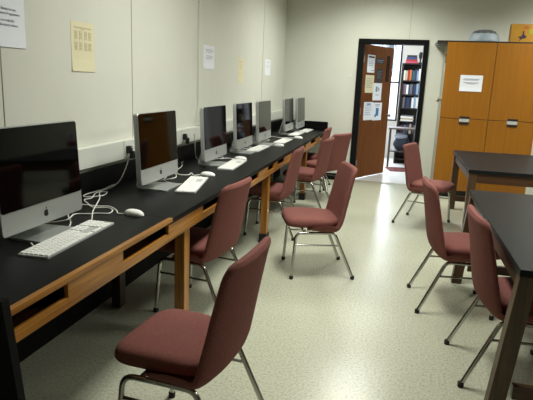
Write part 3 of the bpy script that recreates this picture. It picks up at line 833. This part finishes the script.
# small work table with a chair in the office
t = thing('side_table', 'small grey-brown table standing in front of the bookcase in the office', 'table', (.06, 9.95, 0))
bm = bmesh.new(); box(bm, -.24, .24, -.19, .19, .69, .72, .004); obj('tabletop', bm, mat('grey_brown_top', '#5a514d', .75, spec=.15), t)
for sx in (-.21, .21):
    for sy in (-.15, .15):
        bm = bmesh.new(); box(bm, sx - .017, sx + .017, sy - .017, sy + .017, 0, .69, .003); obj('leg', bm, mat('dark_leg', '#3a302c', .5) if sx == -.21 and sy == -.15 else bpy.data.materials['dark_leg'], t)
bm = bmesh.new(); box(bm, -.22, .22, -.16, .16, .29, .31, .002); obj('lower_shelf', bm, bpy.data.materials['dark_leg'], t)
t = thing('backpack', 'grey and navy backpack slumped on the lower shelf of the small office table', 'bag', (.06, 9.95, .311))
bm = bmesh.new(); bmesh.ops.create_uvsphere(bm, u_segments=24, v_segments=16, radius=1, matrix=Matrix.Translation((0, 0, .15)) @ Matrix.Diagonal((.14, .11, .15, 1)))
for v in bm.verts:
    if v.co.z < .04: v.co.z = .0 + max(0, v.co.z) * .2
    v.co.x *= 1 + .12 * math.sin(v.co.z * 22); v.co.y *= 1 + .1 * math.cos(v.co.z * 17 + v.co.x * 20)
obj('bag_body', bm, M['navy'], t, True)
bm = bmesh.new(); bmesh.ops.create_uvsphere(bm, u_segments=20, v_segments=12, radius=1, matrix=Matrix.Translation((-.02, -.03, .26)) @ Matrix.Diagonal((.115, .09, .06, 1))); obj('bag_flap', bm, mat('grey_cloth', '#8b93a5', .8), t, True)
bm = bmesh.new(); tube(bm, smooth_path([(-.05, 0, .30), (-.03, 0, .36), (.03, 0, .36), (.05, 0, .30)]), .008, 6); obj('grab_loop', bm, M['kick'], t, True)
rm = mat('rug_red', '#5a2420', .95, var=.9, scale=24, detail=2)
bm = bmesh.new(); box(bm, -.17, .25, -.22, .22, 0, .012, .004); 
o = obj('small_rug', bm, rm, None, False, (.02, 9.62, 0), (0, 0, .25)); tag(o, 'small dark red patterned rug on the office floor', 'rug')

bm = bmesh.new(); o = None
t = thing('window_plant', 'trailing plant hanging in front of the bright office window', 'plant', (-.33, 10.95, 1.9))
bm = bmesh.new(); lathe(bm, [(0, .2), (.07, .2), (.09, .34), (.08, .34), (0, .33)], 16); obj('pot', bm, M['greyp'], t, True)
bm = bmesh.new()
for k in range(7):
    a = k * 2.4; d_ = .09
    pts = smooth_path([(0, 0, .33), (math.cos(a)*d_, math.sin(a)*d_, .36), (math.cos(a)*(d_+.06), math.sin(a)*(d_+.06), .2), (math.cos(a)*(d_+.05 + .03*math.sin(k)), math.sin(a)*(d_+.05), -.12 - .08*(k % 3))])
    tube(bm, pts, .006, 5)
    for q in pts[6::3]:
        v = Vector((math.cos(k + q.z*30), math.sin(k + q.z*30), .3)) * .04
        n2 = v.cross(Vector((0, 0, 1))).normalized() * .018
        a1 = [bm.verts.new(p) for p in (q, q + v*.5 + n2, q + v, q + v*.5 - n2)]; bm.faces.new(a1)
obj('vine', bm, mat('leaf_green', '#34405c', .6), t)

# ------------------------------------------------------------------ lights
def area(name, loc, sx, sy, power, color, rot=(0, 0, 0), spread=PI):
    l = bpy.data.lights.new(name, 'AREA'); l.shape = 'RECTANGLE'; l.size = sx; l.size_y = sy; l.energy = power; l.color = color; l.spread = spread
    o = bpy.data.objects.new(name, l); C.objects.link(o); o.location = loc; o.rotation_euler = rot; return o
diff = emis('lamp_diffuser', '#f4f7e8', 5.0)
n = 0
for yv in (3.3, 6.7):
    for x in (-.35, 2.2):
        t = thing('ceiling_light', 'fluorescent ceiling light over the %s of the room, %s row' % ('aisle' if x < 1 else 'right side', {3.3: 'near', 6.7: 'far'}[yv]), 'ceiling light', (x, yv, ZC), 0, 'fluorescent ceiling lights')
        bm = bmesh.new()
        for s in (-1, 1): box(bm, -.32, .32, s*.62 - .015, s*.62 + .015, -.05, 0, .003); box(bm, s*.31 - .012, s*.31 + .012, -.6, .6, -.05, 0, .003)
        obj('frame', bm, M['white'], t)
        bm = bmesh.new(); box(bm, -.298, .298, -.605, .605, -.03, -.02); obj('diffuser', bm, diff, t)
        area('lamp', (x, yv, ZC - .06), .55, 1.15, (52 if x < 1 else 52), (1.0, 1.0, .93), spread=math.radians(150))
area('office_fill', (-.6, 9.6, 2.65),   .8, 1.4, 34, (.86, .91, 1.0))  # added fill to brighten the office, no fixture modelled
area('daylight', (-.85, OY1 - .08, 1.55), 1.3, 1.5, 200, (.78, .87, 1.0), (-PI/2, 0, 0))
wd = bpy.data.worlds.new('sky'); S.world = wd; wd.use_nodes = True
bg = wd.node_tree.nodes['Background']; bg.inputs['Color'].default_value = (.72, .82, 1.0, 1); bg.inputs['Strength'].default_value = 3.0

# ------------------------------------------------------------------ camera
f, p, yw, ro, h = 532.968, .2200, -.2370, -.0420, 1.441
fw = Vector((math.sin(yw)*math.cos(p), math.cos(yw)*math.cos(p), -math.sin(p)))
rt = Vector((math.cos(yw), -math.sin(yw), 0)); dn = fw.cross(rt)
X_ = rt*math.cos(ro) + dn*math.sin(ro); D_ = -rt*math.sin(ro) + dn*math.cos(ro)
cam = bpy.data.cameras.new('camera'); co = bpy.data.objects.new('camera', cam); C.objects.link(co)
U_ = -D_
co.matrix_world = Matrix(((X_.x, U_.x, -fw.x, 0), (X_.y, U_.y, -fw.y, 0), (X_.z, U_.z, -fw.z, h), (0, 0, 0, 1)))
cam.sensor_width = 36; cam.lens = f / 533 * 36; cam.clip_start = .02
S.camera = co
S.view_settings.view_transform = 'Standard'; S.view_settings.look = 'None'; S.view_settings.gamma = 1; S.view_settings.use_curve_mapping = False
S.view_settings.exposure = 0.0
